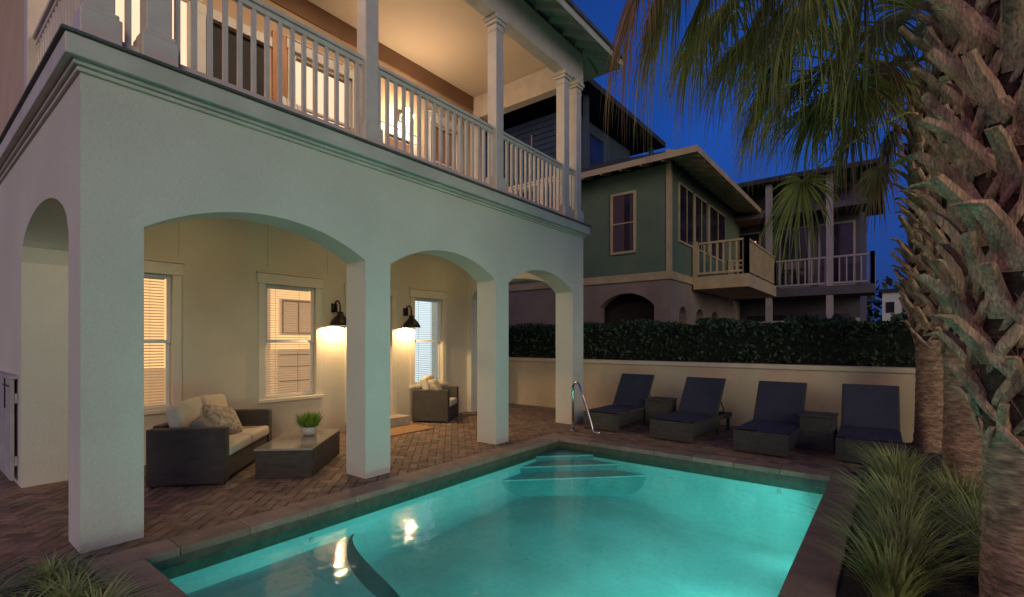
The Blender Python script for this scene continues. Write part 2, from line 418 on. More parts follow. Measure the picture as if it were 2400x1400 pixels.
def window(x0,x1,z0,z1,Y,name,blinds=True,cas=.10,frac=1.0,tk='ptrim',tilt=1.0):
    g=MB().use(tk)
    g.box(x0-cas,x0-.002,Y-.022,Y-.001,z0,z1); g.box(x1+.002,x1+cas,Y-.022,Y-.001,z0,z1)
    g.box(x0-cas-.02,x1+cas+.02,Y-.026,Y-.001,z1+.002,z1+.15); g.box(x0-cas-.03,x1+cas+.03,Y-.042,Y-.001,z1+.152,z1+.175)
    g.box(x0-cas-.02,x1+cas+.02,Y-.06,Y-.001,z0-.05,z0-.002)
    g.use('trim'); zm=(z0+z1)/2
    for (za,zb,y) in((zm-.02,z1-.005,Y+.03),(z0+.005,zm+.02,Y+.062)):
        g.box(x0+.003,x0+.045,y,y+.028,za,zb); g.box(x1-.045,x1-.003,y,y+.028,za,zb)
        g.box(x0+.046,x1-.046,y+.001,y+.027,za,za+.04); g.box(x0+.046,x1-.046,y+.001,y+.027,zb-.04,zb)
    g.done(name+"_frame",house,bevel=.004,seg=1)
    g=MB().use('glass')
    g.face([(x0+.045,Y+.044,zm),(x1-.045,Y+.044,zm),(x1-.045,Y+.044,z1-.04),(x0+.045,Y+.044,z1-.04)])
    g.face([(x0+.045,Y+.076,z0+.04),(x1-.045,Y+.076,z0+.04),(x1-.045,Y+.076,zm),(x0+.045,Y+.076,zm)])
    g.done(name+"_glass",house,recalc=False)
    if blinds:
        g=MB().use('slat'); z=z1-.05; zend=z1-(z1-z0)*frac+.04
        g.box(x0+.048,x1-.048,Y+.095,Y+.13,z1-.05,z1-.005)
        while z>zend:
            g.face([(x0+.05,Y+.10,z-.010*tilt),(x1-.05,Y+.10,z-.010*tilt),(x1-.05,Y+.128,z+.008*tilt),(x0+.05,Y+.128,z+.008*tilt)]); z-=.036
        for x in(x0+.2,x1-.2): g.box(x-.002,x+.002,Y+.112,Y+.116,zend,z1-.04)
        g.done(name+"_blind",house,recalc=False)
for i,(a,b) in enumerate(wins): window(a,b,WZ0,WZ1,YB,"porch_window_%d"%i,tilt=(.8,.45,.5)[i])
g=MB().use('room'); g.face([(1.2,8.6,.05),(5.9,8.6,.05),(5.9,8.6,3.3),(1.2,8.6,3.3)])
g.face([(1.2,7.3,.05),(1.2,8.6,.05),(1.2,8.6,3.3),(1.2,7.3,3.3)])
g.use('roomcool'); g.face([(5.92,8.2,.05),(7.85,8.2,.05),(7.85,8.2,3.3),(5.92,8.2,3.3)])
g.use('trim'); g.box(5.9,5.915,7.26,8.6,.05,3.3)
g.use('furn'); g.box(4.05,4.75,8.2,8.59,.05,1.35); g.box(4.25,4.9,8.5,8.58,1.6,2.25); g.box(2.1,2.7,8.2,8.59,.05,1.1); g.box(3.75,3.98,8.3,8.59,.05,2.4)
g.use('seam')
for (a,b,c_,d_) in((4.28,4.87,1.63,1.65),(4.28,4.30,1.65,2.2),(4.85,4.87,1.65,2.2),(4.57,4.59,1.65,2.2),(4.28,4.87,2.2,2.22)): g.box(a,b,8.49,8.499,c_,d_)
for z in(.3,.55,.8,1.05,1.25): g.box(4.08,4.72,8.19,8.198,z,z+.012)
g.box(4.40,4.405,8.19,8.197,.1,1.3)
g.done("lit_rooms",house,recalc=False)
g=MB().use('ptrim'); g.box(4.62,4.718,YB-.03,YB-.001,.0,2.3); g.box(5.562,5.66,YB-.03,YB-.001,.0,2.3); g.box(4.60,5.68,YB-.034,YB-.001,2.302,2.44)
g.use('wood'); g.box(4.73,5.55,YB+.03,YB+.075,.19,2.29)
g.done("entry_door",house,bevel=.004)
g=MB().use('step'); g.box(4.6,5.72,YB-.32,YB-.035,0.001,.17)
g.done("door_step",house,bevel=.012)
g=MB().use('cornice')
for (p,za,zb) in((.022,3.391,3.425),(.045,3.4255,3.46),(.095,3.4605,3.605)):
    g.box(X0-p,X1+p,YF-p,12,za,zb)
g.use('darkedge'); g.box(X0-.12,X1+.12,YF-.12,12,3.6055,3.630)
g.done("balcony_cornice",house,bevel=.009,seg=3)
g=MB().use('rail')
def post(x,y,w=.17):
    g.box(x,x+w,y,y+w,3.64,6.12)
    for (p,za,zb) in((.035,3.634,3.86),(.02,3.861,3.90),(.012,6.02,6.05),(.025,6.121,6.17),(.045,6.171,6.235)):
        g.box(x-p,x+w+p,y-p,y+w+p,za,zb)
py_=YF+.02
for x in(.86,1.22,3.20,5.42,7.28,7.70): post(x,py_)
for y in(6.9,): post(.86,y); post(7.70,y)
g.done("balcony_posts",house,bevel=.006,seg=1)
g=MB().use('rail')
def railing(a,b):
    a=Vector(a);b=Vector(b); Ln=(b-a).length; d=(b-a)/Ln
    up=Vector((0,0,1))
    g.beam(a+up*4.60,b+up*4.60,.09,.035); g.beam(a+up*4.555,b+up*4.555,.045,.05); g.beam(a+up*3.73,b+up*3.73,.05,.06)
    n=int(Ln/.118)
    for i in range(n):
        p=a+d*(Ln*(i+.5)/n)
        T_=Matrix.Translation(p)@Matrix.Rotation(math.atan2(d.y,d.x),4,'Z')
        g.box(-.018,.018,-.018,.018,3.761,4.529,T_)
yc=py_+.085
for a,b in((1.03,1.22),(1.39,3.20),(3.37,5.42),(5.59,7.28),(7.45,7.70)): railing((a,yc,0),(b,yc,0))
railing((.945,py_+.17,0),(.945,6.9,0)); railing((7.785,py_+.17,0),(7.785,6.9,0))
g.done("balcony_railing",house)
UW=7.09; UZ=6.72
uw=[(1.15,2.40,4.0,5.9),(3.75,4.75,4.3,5.85),(5.40,6.05,4.3,5.20),(6.50,7.3,4.3,5.8)]
g=MB().use('upwall')
ops=[(uw[0][0],uw[0][1],uw[0][2],flat(5.9),1),(2.55,3.35,3.66,flat(5.75),1)]+[(a,b,c_,flat(d_),1) for a,b,c_,d_ in uw[1:]]
g.wall(lambda s,d,z:(s,UW+d,z),X0+.09,X1-.09,3.634,UZ,.14,ops)
g.wall(lambda s,d,z:(X0+.09+d,s,z),UW+.141,12,3.634,UZ,.14,[])
g.wall(lambda s,d,z:(X1-.09-d,s,z),UW+.141,12,3.634,UZ,.14,[])
g.use('frieze'); g.box(X0+.1,X1-.1,UW-.03,UW-.001,6.42,UZ-.002)
g.use('wood'); g.box(3.42,3.62,UW-.03,UW-.001,3.66,6.0)
g.use('trim'); g.box(2.45,2.548,UW-.03,UW-.001,3.66,5.75); g.box(2.45,3.41,UW-.032,UW-.001,5.752,5.88)
g.use('dark'); g.box(2.56,3.34,UW+.04,UW+.09,3.67,5.74)
g.done("upper_walls",house)
for i,(a,b,c_,d_) in enumerate(uw): window(a,b,c_,d_,UW,"upper_window_%d"%i,blinds=(i not in(0,2)),frac=.55 if i==1 else 1,tk='trim')
g=MB().use('roompink'); g.face([(1,8.4,3.65),(5.5,8.4,3.65),(5.5,8.4,6.6),(1,8.4,6.6)])
g.use('roomdim'); g.face([(5.52,8.4,3.65),(8.2,8.4,3.65),(8.2,8.4,6.6),(5.52,8.4,6.6)]); g.face([(5.51,7.26,3.65),(5.51,8.4,3.65),(5.51,8.4,6.6),(5.51,7.26,6.6)]) if False else None
g.use('dark'); g.box(2.5,3.2,8.2,8.39,3.65,5.4); g.box(6.5,6.9,8.2,8.39,3.65,5.0)
g.use('lampshade'); g.lathe((5.85,7.45,4.62),[(.20,0),(.14,.36)],20)
g.done("upper_lit_room",house,recalc=False)
ch=root("balcony_chair",(3.6,6.1,3.634),math.radians(20))
g=MB().use('trim')
for sx in(-.25,.25):
    g.beam((sx,-.25,0),(sx,-.20,.62),.05,.04); g.beam((sx,.25,0),(sx,.30,.62),.05,.04); g.beam((sx,-.3,.63),(sx,.34,.63),.09,.025)
for i in range(5): g.beam((-.2+i*.1,.22,.35),(-.2+i*.1,.45,1.15),.08,.02,up=(0,1,0))
for i in range(5): g.beam((-.25,-.22+i*.1,.38-.01*i),(.25,-.22+i*.1,.38-.01*i),.08,.02)
g.done("frame",ch)
g=MB().use('ceiling'); g.box(X0+.05,X1-.05,YF+.21,12,UZ+.001,UZ+.05)
g.use('rail'); g.box(X0,X1,YF,YF+.2,6.237,UZ+.06); g.box(X0,X0+.2,YF+.201,UW-.01,6.237,UZ-.01); g.box(X1-.2,X1,YF+.201,UW-.01,6.237,UZ-.01)
g.done("porch_ceiling",house)
g=MB(); OV=.52; ez=6.70; sl=.42
A=(X0-OV,YF-OV);Bx=(X1+OV,YF-OV)
Cx=(X1+OV,12.5);Dx=(X0-OV,12.5)
hw=(X1-X0+2*OV)/2; rz=ez+sl*hw; mx_=(X0+X1)/2
for dz,k in((0,'soffit'),(.06,'roof')):
    g.use(k)
    a=(A[0],A[1],ez+dz);b=(Bx[0],Bx[1],ez+dz);c_=(Cx[0],Cx[1],ez+dz);d_=(Dx[0],Dx[1],ez+dz)
    r1=(mx_,YF-OV+hw,rz+dz); r2=(mx_,12.5,rz+dz)
    g.face([a,b,r1]); g.face([b,c_,r2,r1]); g.face([a,r1,r2,d_])
g.use('cornice')
g.box(A[0]-.02,Bx[0]+.02,A[1]-.022,A[1]-.002,ez-.09,ez+.075)
g.box(Bx[0]+.002,Bx[0]+.022,A[1]-.001,12.5,ez-.09,ez+.075); g.box(A[0]-.022,A[0]-.002,A[1]-.001,12.5,ez-.09,ez+.075)
g.use('darkedge'); g.box(A[0]-.05,Bx[0]+.05,A[1]-.06,A[1]-.024,ez+.03,ez+.09); g.box(Bx[0]+.024,Bx[0]+.06,A[1],12.5,ez+.03,ez+.09)
g.use('soffit')
x=A[0]+.2
while x<Bx[0]-.1:
    g.beam((x,A[1],ez-.05),(x,YF+.0,ez-.05+sl*OV),.045,.10); x+=.42
y=YF
while y<12:
    g.beam((Bx[0],y,ez-.05),(X1,y,ez-.05+sl*OV),.045,.10); y+=.42
g.beam((Bx[0],A[1],ez-.06),(X1,YF,ez-.06+sl*OV),.05,.12)
g.done("hip_roof",house,recalc=False)
g=MB().use('black'); g.box(5.70,5.80,UW-.05,UW-.031,5.50,5.70); g.tube([(5.75,UW-.05,5.66),(5.75,UW-.16,5.72),(5.75,UW-.22,5.70)],.012)
g.use('bulbhot'); g.lathe((5.75,UW-.22,5.44),[(.04,0),(.10,.05),(.115,.12),(.08,.20),(.025,.25)],16)
g.done("balcony_wall_lamp",house,recalc=False)
lamp("balcony_lamp_light",'POINT',(5.75,UW-.5,5.5),24,(1,.72,.45),house,size=.06)
g=MB().use('white'); g.lathe((3.9,5.8,6.69),[(.12,0),(.12,.03)],20); g.lathe((1.9,5.8,6.69),[(.12,0),(.12,.03)],20)
g.done("balcony_ceiling_lights",house)
lamp("balcony_ceiling_light_a",'AREA',(3.9,5.8,6.68),26,(1,.74,.50),house,size=.22,direction=(0,0,-1))
lamp("balcony_ceiling_light_b",'AREA',(1.9,5.8,6.68),26,(1,.74,.50),house,size=.22,direction=(0,0,-1))
g=MB().use('white')
for x in(2.2,4.4,6.6): g.lathe((x,5.9,3.36),[(.12,0),(.12,.028)],20)
g.done("porch_ceiling_lights",house)
for x in(2.2,4.4,6.6): lamp("porch_ceiling_light",'AREA',(x,5.9,3.35),6.0,(1,.66,.33),house,size=.22,direction=(0,0,-1))

def sconce(x,z):
    s=root("wall_sconce",(x,YB,z))
    g=MB().use('black')
    g.box(-.05,.05,-.025,-.002,.22,.36)
    pts=[(0,-.02,.29)]+[(0,-.02-.08*(1-math.cos(t)),.29+.11*math.sin(t)) for t in [math.pi*i/10 for i in range(1,11)]]+[(0,-.18,.20)]
    g.tube(pts,.013,8)
    g.lathe((0,-.18,0),[(.165,0),(.155,.04),(.12,.10),(.08,.145),(.05,.17),(.045,.22),(.001,.225)],28,cap=False)
    g.lathe((0,-.18,0),[(.160,.001),(.15,.038),(.115,.096),(.075,.14),(.001,.16)],28,cap=False)
    g.done("shade_and_arm",s,smooth=True,recalc=False)
    g=MB().use('bulb'); g.lathe((0,-.18,.075),[(.008,0),(.022,.012),(.022,.035),(.012,.055)],14); g.done("bulb",s,smooth=True)
    lamp("sconce_light",'POINT',(0,-.17,.055),58,(1,.70,.37),s,size=.012)
sconce(4.42,1.74); sconce(5.88,1.74)
g=MB().use('mat'); g.box(4.75,5.75,6.15,6.70,.003,.02); g.done("door_mat",bevel=.004)

gt=root("side_gate",(.79,7.15,0))
g=MB().use('gatewood')
for i in range(14): g.box(-.02,.01,.02+i*.13,.02+i*.13+.115,.05,1.10)
g.box(.011,.035,.0,1.85,.2,.3); g.box(.011,.035,.0,1.85,.85,.95); g.box(-.03,.037,.0,1.85,1.101,1.14)
g.use('black'); g.box(-.03,-.021,.1,.5,1.02,1.035); g.box(-.032,-.0215,.35,.365,.78,1.10)
g.done("pickets",gt,bevel=.003)

# ------------------------------------------------------------------ furniture
def pillow(g,T_,w,h,t,n=12):
    vs=[];fs=[]
    for sgn in(1,-1):
        b=len(vs)
        for i in range(n+1):
            for j in range(n+1):
                u=-1+2*i/n; v=-1+2*j/n
                th=t*((1-u**4)*(1-v**4))**.5*sgn
                k=1-.07*(1-abs(u))*(abs(v)**3); k2=1-.07*(1-abs(v))*(abs(u)**3)
                vs.append(T_@Vector((u*w/2*k2,th,v*h/2*k)))
        for i in range(n):
            for j in range(n): fs.append((b+i*(n+1)+j,b+(i+1)*(n+1)+j,b+(i+1)*(n+1)+j+1,b+i*(n+1)+j+1))
    g.raw(vs,fs)
def sofa(name,loc,rz,Lg,D,Hh,ncush):
    s=root(name,loc,rz); A=.12
    g=MB().use('wicker')
    g.box(0,A,-D,0,.03,Hh); g.box(Lg-A,Lg,-D,0,.03,Hh); g.box(A+.001,Lg-A-.001,-.11,-.001,.03,Hh+.02)
    g.box(A+.001,Lg-A-.001,-D+.02,-.112,.05,.27)
    for x in(.01,Lg-.05):
        for y in(-D+.01,-.05): g.box(x,x+.04,y,y+.04,0,.029)
    g.done("frame",s,bevel=.012)
    g=MB().use('cushion'); cw_=(Lg-2*A)/ncush
    for i in range(ncush):
        x=A+i*cw_; g.box(x+.006,x+cw_-.006,-D-.01,-.115,.275,.40)
    g.done("seat_cushions",s,bevel=.035,seg=4,smooth=True)
    g=MB().use('cushion')
    for i in range(ncush):
        x=A+(i+.5)*cw_
        T_=Matrix.Translation((x,-.20,.62))@Matrix.Rotation(math.radians(-14),4,'X')@Matrix.Rotation(math.radians((-4,5)[i%2]),4,'Y')
        g.box(-cw_/2+.008,cw_/2-.008,-.065,.065,-.22,.22,T_)
    g.done("back_cushions",s,bevel=.05,seg=4,smooth=True)
    return s
ang=math.radians(47)
D=.74
fx,fy=math.sin(ang),-math.cos(ang)
nf=Vector((2.13,5.42,0))
s=sofa("outdoor_sofa",nf-Vector((fx,fy,0))*D,ang,1.48,D,.60,2)
g=MB().use('pgrey'); pillow(g,Matrix.Translation((.34,-.40,.53))@Matrix.Rotation(math.radians(15),4,'Z')@Matrix.Rotation(math.radians(-35),4,'X'),.36,.30,.075)
g.done("grey_pillow",s,smooth=True,merge=True)
g=MB().use('ppat'); pillow(g,Matrix.Translation((.80,-.40,.56))@Matrix.Rotation(math.radians(-12),4,'Z')@Matrix.Rotation(math.radians(-38),4,'X')@Matrix.Rotation(math.radians(18),4,'Y'),.46,.40,.09)
g.done("patterned_pillow",s,smooth=True,merge=True)
a2=math.radians(43); tb=root("coffee_table",(2.443,5.447,0),a2)
g=MB().use('wicker'); g.box(0,1.15,-.60,0,.0,.30)
g.done("base",tb,bevel=.01)
g=MB().use('tabletop'); g.box(-.01,1.16,-.61,.01,.302,.325); g.done("top",tb,bevel=.004)
pp=root("potted_plant",(3.22,5.72,.327))
g=MB().use('pot'); g.lathe((0,0,0),[(.055,0),(.085,.03),(.095,.07),(.088,.105),(.075,.105)],24); g.done("pot",pp,smooth=True)
g=MB().use('leaf')
for i in range(420):
    a=U(0,6.28); r=U(0,.07); h=U(.03,.20); d=Vector((math.cos(a),math.sin(a),0))
    p=d*r+Vector((0,0,.10)); e_=p+d*U(.02,.13)+Vector((0,0,h)); sd=Vector((-d.y,d.x,0))*.010
    m_=(p+e_)/2+d*.01
    g.face([p,m_+sd,e_,m_-sd])
g.done("leaves",pp,recalc=False)
a3=math.radians(30); f3=Vector((math.sin(a3),-math.cos(a3),0))
ar=sofa("outdoor_armchair",Vector((6.24,6.34,0))-f3*.68,a3,.78,.68,.60,1)
g=MB().use('ppat'); pillow(g,Matrix.Translation((.36,-.33,.62))@Matrix.Rotation(math.radians(-30),4,'X'),.40,.34,.08)
g.done("pillow",ar,smooth=True,merge=True)

def lounger(x,y,rz):
    s=root("sun_lounger",(x,y,0),rz); w=.33
    g=MB().use('loungerframe')
    g.box(0,.04,-w,w,.02,.30); g.box(.041,1.10,-w,-w+.04,.10,.30); g.box(.041,1.10,w-.04,w,.10,.30)
    for yy in(-w,w-.05): g.box(.003,.045,yy+.004,yy+.046,0,.0195)
    for xx in(1.02,1.5):
        for yy in(-w,w-.05): g.box(xx,xx+.05,yy+.002,yy+.048,.0,.099 if xx<1.1 else .219)
    g.box(1.101,1.60,-w,-w+.04,.22,.29); g.box(1.101,1.60,w-.04,w,.22,.29); g.box(1.601,1.64,-w,w,.22,.29)
    b0=Vector((1.0,0,.31)); b1=Vector((1.36,0,.86)); 
    for yy in(-w+.02,w-.02): g.beam(b0+Vector((0,yy,0)),b1+Vector((0,yy,0)),.035,.03,up=(1,0,0))
    g.beam(b1+Vector((0,-w+.005,.0)),b1+Vector((0,w-.005,0)),.03,.03)
    for yy in(-w+.06,w-.06): g.beam(Vector((1.2,yy,.62)),Vector((1.5,yy,.25)),.02,.02)
    g.done("frame",s,bevel=.006)
    g=MB().use('sling'); n=10
    for i in range(n):
        for j in range(8):
            def q(i,j):
                u=i/n; v=-1+j/4
                return Vector((.01+u*1.0,v*(w-.005),.315-.02*(1-v*v)*math.sin(math.pi*u)))
            g.face([q(i,j),q(i+1,j),q(i+1,j+1),q(i,j+1)])
            def q2(i,j):
                u=i/n; v=-1+j/4
                return b0.lerp(b1,u)+Vector((-.02+.025*(1-v*v)*math.sin(math.pi*u),v*(w-.03),.012))
            g.face([q2(i,j),q2(i+1,j),q2(i+1,j+1),q2(i,j+1)])
    g.done("sling",s,smooth=True,merge=True)
for (x,y,r) in((7.28,3.82,-3),(7.16,2.60,-5),(7.02,1.36,-2),(7.22,.22,1)): lounger(x,y,math.radians(r))
def stable(x,y):
    s=root("side_table",(x,y,0),math.radians(U(-4,4)))
    g=MB().use('loungerframe'); g.box(-.2,.2,-.2,.2,.0,.46); g.box(-.215,.215,-.215,.215,.461,.49); g.done("body",s,bevel=.008)
stable(8.35,3.2); stable(7.95,.80)

# ------------------------------------------------------------------ garden wall, hedge
gw=root("garden_wall")
g=MB().use('gardenwall'); g.box(9.2,9.4,-4,11,-.03,1.02); g.use('wallcap'); g.box(9.17,9.43,-4,11,1.021,1.10); g.done("wall",gw,bevel=.012)
def leafmass(name,regions,count,size,mk,parent=None):
    g=MB().use(mk)
    for i in range(count):
        (x0,x1,y0,y1,z0,z1)=random.choice(regions)
        p=[U(x0,x1),U(y0,y1),U(z0,z1)]
        ax=random.choice([0,0,2,2,1]); lo,hi=((x0,x1),(y0,y1),(z0,z1))[ax]
        p[ax]=(lo if (R()<.6 and ax!=2) else hi)+U(-.08,.08)
        n=Vector((U(-1,1),U(-1,1),U(-.4,1))).normalized(); t=n.cross(Vector((U(-1,1),U(-1,1),U(-1,1)))).normalized(); b=n.cross(t)
        s_=size*U(.6,1.4); P_=Vector(p)
        g.face([P_-t*s_,P_+b*s_*.5,P_+t*s_,P_-b*s_*.5])
    return g.done(name,parent,recalc=False)
hd=root("hedge")
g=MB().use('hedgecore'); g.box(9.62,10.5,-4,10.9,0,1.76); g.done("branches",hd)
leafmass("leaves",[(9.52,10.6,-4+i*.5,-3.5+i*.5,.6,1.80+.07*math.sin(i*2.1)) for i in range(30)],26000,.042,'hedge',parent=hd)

# ------------------------------------------------------------------ neighbour houses
gh=root("green_house")
GX,GY=13.2,4.8
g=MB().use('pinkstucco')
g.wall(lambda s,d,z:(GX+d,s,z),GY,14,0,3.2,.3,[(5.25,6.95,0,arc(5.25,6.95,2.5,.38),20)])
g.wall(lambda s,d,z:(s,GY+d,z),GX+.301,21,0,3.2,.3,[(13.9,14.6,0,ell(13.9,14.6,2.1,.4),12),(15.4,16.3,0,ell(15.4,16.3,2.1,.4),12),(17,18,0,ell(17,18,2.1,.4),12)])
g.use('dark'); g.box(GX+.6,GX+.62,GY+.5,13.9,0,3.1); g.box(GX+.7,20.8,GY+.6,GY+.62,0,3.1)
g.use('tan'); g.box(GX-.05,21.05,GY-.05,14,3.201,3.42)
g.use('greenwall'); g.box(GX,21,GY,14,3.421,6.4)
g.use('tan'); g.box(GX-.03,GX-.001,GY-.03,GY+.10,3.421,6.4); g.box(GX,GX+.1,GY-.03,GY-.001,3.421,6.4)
def wf(y0,y1,z0,z1):
    g.use('tan'); g.box(GX-.05,GX-.001,y0-.07,y0,z0-.07,z1+.07); g.box(GX-.05,GX-.001,y1,y1+.07,z0-.07,z1+.07); g.box(GX-.049,GX-.001,y0,y1,z1,z1+.07); g.box(GX-.06,GX-.001,y0,y1,z0-.07,z0)
    g.use('winddark'); g.box(GX-.012,GX-.001,y0,y1,z0,z1)
    g.use('curtain'); g.box(GX-.02,GX-.0125,y0+.3,y1,z0,z1); g.box(GX-.02,GX-.0125,y0,y0+.12,z0,z1)
    g.use('tan'); g.box(GX-.03,GX-.021,y0,y1,(z0+z1)/2-.015,(z0+z1)/2+.015)
wf(5.85,6.5,4.1,5.75); wf(8.6,9.3,4.1,5.75)
for (a,b) in((13.9,15.0),(15.3,16.4),(16.8,18.6)):
    g.use('tan'); g.box(a-.06,b+.06,GY-.04,GY-.001,4.32,6.03); g.use('winddark'); g.box(a,b,GY-.05,GY-.041,4.38,5.97)
    g.use('tan'); g.box((a+b)/2-.02,(a+b)/2+.02,GY-.06,GY-.051,4.38,5.97)
g.done("walls",gh)
g=MB()
ex0,ey0,ezz=GX-.6,GY-.9,6.35
g.use('tan')
g.face([(ex0,ey0,ezz),(22,ey0,ezz),(22,9,ezz+1.6),(16,9,ezz+1.6)]); g.face([(ex0,ey0,ezz),(16,9,ezz+1.6),(ex0,14,ezz)])
g.use('darkroof')
g.face([(ex0,ey0,ezz+.1),(22,ey0,ezz+.1),(22,9,ezz+1.7),(16,9,ezz+1.7)]); g.face([(ex0,ey0,ezz+.1),(16,9,ezz+1.7),(ex0,14,ezz+.1)])
g.use('tan'); g.box(ex0-.03,ex0-.002,ey0-.03,14,ezz-.06,ezz+.11); g.box(ex0-.001,22,ey0-.03,ey0-.002,ezz-.06,ezz+.11)
x=ex0+.3
while x<21.5: g.beam((x,ey0,ezz-.02),(x,GY,ezz+.24),.07,.14); x+=.5
y=GY
while y<13: g.beam((ex0,y,ezz-.02),(GX,y,ezz+.14),.07,.14); y+=.6
g.done("roof",gh,recalc=False)
g=MB().use('tan')
bx0,bx1,by0,by1=15.0,19.2,3.2,GY-.06
g.box(bx0,bx1,by0,by1,3.05,3.42)
def rails(pts,z0,h,sp=.17,w=.045):
    for a,b in zip(pts[:-1],pts[1:]):
        a=Vector(a+(0,));b=Vector(b+(0,)); Ln=(b-a).length
        up=Vector((0,0,1)); g.beam(a+up*(z0+h),b+up*(z0+h),.08,.06); g.beam(a+up*(z0+.1),b+up*(z0+.1),.06,.06)
        n=max(2,int(Ln/sp))
        for i in range(n):
            p=a.lerp(b,(i+.5)/n); g.box(p.x-w/2,p.x+w/2,p.y-w/2,p.y+w/2,z0+.131,z0+h-.031)
        for p in(a,b): g.box(p.x-.06,p.x+.06,p.y-.06,p.y+.06,z0,z0+h+.08)
g.use('tan'); rails([(15.06,GY-.1),(15.06,3.26),(19.1,3.26),(19.1,GY-.1)],3.42,1.0)
g.done("balcony",gh)
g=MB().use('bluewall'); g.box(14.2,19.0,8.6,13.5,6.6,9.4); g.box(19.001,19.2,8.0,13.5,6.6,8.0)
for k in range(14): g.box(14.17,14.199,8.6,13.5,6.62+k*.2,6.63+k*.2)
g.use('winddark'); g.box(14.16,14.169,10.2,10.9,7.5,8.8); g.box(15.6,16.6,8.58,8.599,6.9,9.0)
g.use('tan'); g.box(14.15,14.159,10.14,10.19,7.44,8.86); g.box(14.15,14.159,10.91,10.96,7.44,8.86)
g.use('darkroof')
tx0,tx1,ty0,ty1,tz=13.0,20.4,7.6,14.2,9.75
g.face([(tx0,ty0,tz),(tx1,ty0,tz),(tx1,ty1,tz),(tx0,ty1,tz)])
cx,cy=(tx0+tx1)/2,(ty0+ty1)/2
for a,b in(((tx0,ty0),(tx1,ty0)),((tx1,ty0),(tx1,ty1)),((tx1,ty1),(tx0,ty1)),((tx0,ty1),(tx0,ty0))):
    g.face([(a[0],a[1],tz+.2),(b[0],b[1],tz+.2),(cx,cy,tz+1.9)]); g.face([(a[0],a[1],tz),(b[0],b[1],tz),(b[0],b[1],tz+.2),(a[0],a[1],tz+.2)])
g.use('bluewall'); g.box(19.9,20.05,8.0,8.15,6.6,9.74); g.box(14.3,14.45,8.0,8.15,6.6,9.74)
g.box(13.6,20.2,7.9,8.0,6.5,6.7)
g.done("tower",gh,recalc=False)

vh=root("balcony_house")
g=MB().use('purplelitwall')
HX=21.5
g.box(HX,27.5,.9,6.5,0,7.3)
g.use('darkroof')
a=[(19.8,.3),(28,.3),(28,7.2),(19.8,7.2)]
g.face([(x,y,7.3) for x,y in a])
for i in range(4):
    p,q=a[i],a[(i+1)%4]; g.face([(p[0],p[1],7.45),(q[0],q[1],7.45),(24.5,3.6,8.9)]); g.face([(p[0],p[1],7.3),(q[0],q[1],7.3),(q[0],q[1],7.45),(p[0],p[1],7.45)])
g.use('purplelitwall')
g.box(20,HX-.001,.45,3.6,3.1,3.4); g.box(20,HX-.001,3.61,6,3.1,3.4)
g.use('purplelitrail')
for y in(1.6,3.5,5.8): g.box(20.05,20.27,y,y+.2,0,7.29)
g.use('purplelitwall')
g.box(20.1,21.4,.5,6,6.1,6.3)
g.use('purplelitrail')
for (y0,y1,z0,z1) in((1.1,2.1,3.6,5.8),(2.5,3.4,3.6,5.8),(4.2,5.4,3.6,5.8)): g.box(HX-.025,HX-.001,y0-.07,y1+.07,z0-.07,z1+.07)
g.use('winddark')
for (y0,y1,z0,z1) in((1.1,2.1,3.6,5.8),(2.5,3.4,3.6,5.8),(4.2,5.4,3.6,5.8),(1.2,2.2,.4,2.5),(3,4.6,.3,2.5),(1.2,2.0,6.4,7.1)):
    g.box(HX-.035,HX-.0255,y0,y1,z0,z1)
g.use('lampshade'); g.box(HX-.05,HX-.036,4.3,4.6,5.0,5.5)
g.use('purplelitrail'); rails([(20.1,6.0),(20.1,.5),(21.5,.5)],3.4,1.0,.2,.04); rails([(20.1,6.0),(20.1,.9)],1.3,.9,.2,.04)
g.done("structure",vh,recalc=False)
fw=root("distant_white_house")
g=MB().use('white'); g.box(28.6,32,-1.6,.35,0,3.75); g.use('darkroof'); g.box(28.45,32.1,-1.75,.5,3.751,3.9)
g.use('winddark')
for y in(-1.3,-.7,-.1): g.box(28.57,28.599,y,y+.3,2.8,3.3)
g.done("block",fw)
def blobtree(name,cs,count,size,mk):
    g=MB().use(mk)
    for i in range(count):
        c_,r=random.choice(cs); d=Vector((U(-1,1),U(-1,1),U(-1,1)))
        if d.length>1 or d.length<.3: continue
        P_=Vector(c_)+Vector((d.x*r[0],d.y*r[1],d.z*r[2]))
        n=Vector((U(-1,1),U(-1,1),U(-1,1))).normalized(); t=n.cross(Vector((U(-1,1),U(-1,1),.3))).normalized(); b=n.cross(t); s_=size*U(.5,1.4)
        g.face([P_-t*s_,P_+b*s_*.5,P_+t*s_,P_-b*s_*.5])
    return g.done(name,recalc=False)
cs=[]
for i in range(34):
    y=-30+i*1.5; cs.append(((36+U(-2,3),y,U(1.5,4.2)),(U(1.2,2.2),U(1.2,2.4),U(1.5,2.8))))
blobtree("distant_trees",cs,14000,.28,'hedge')

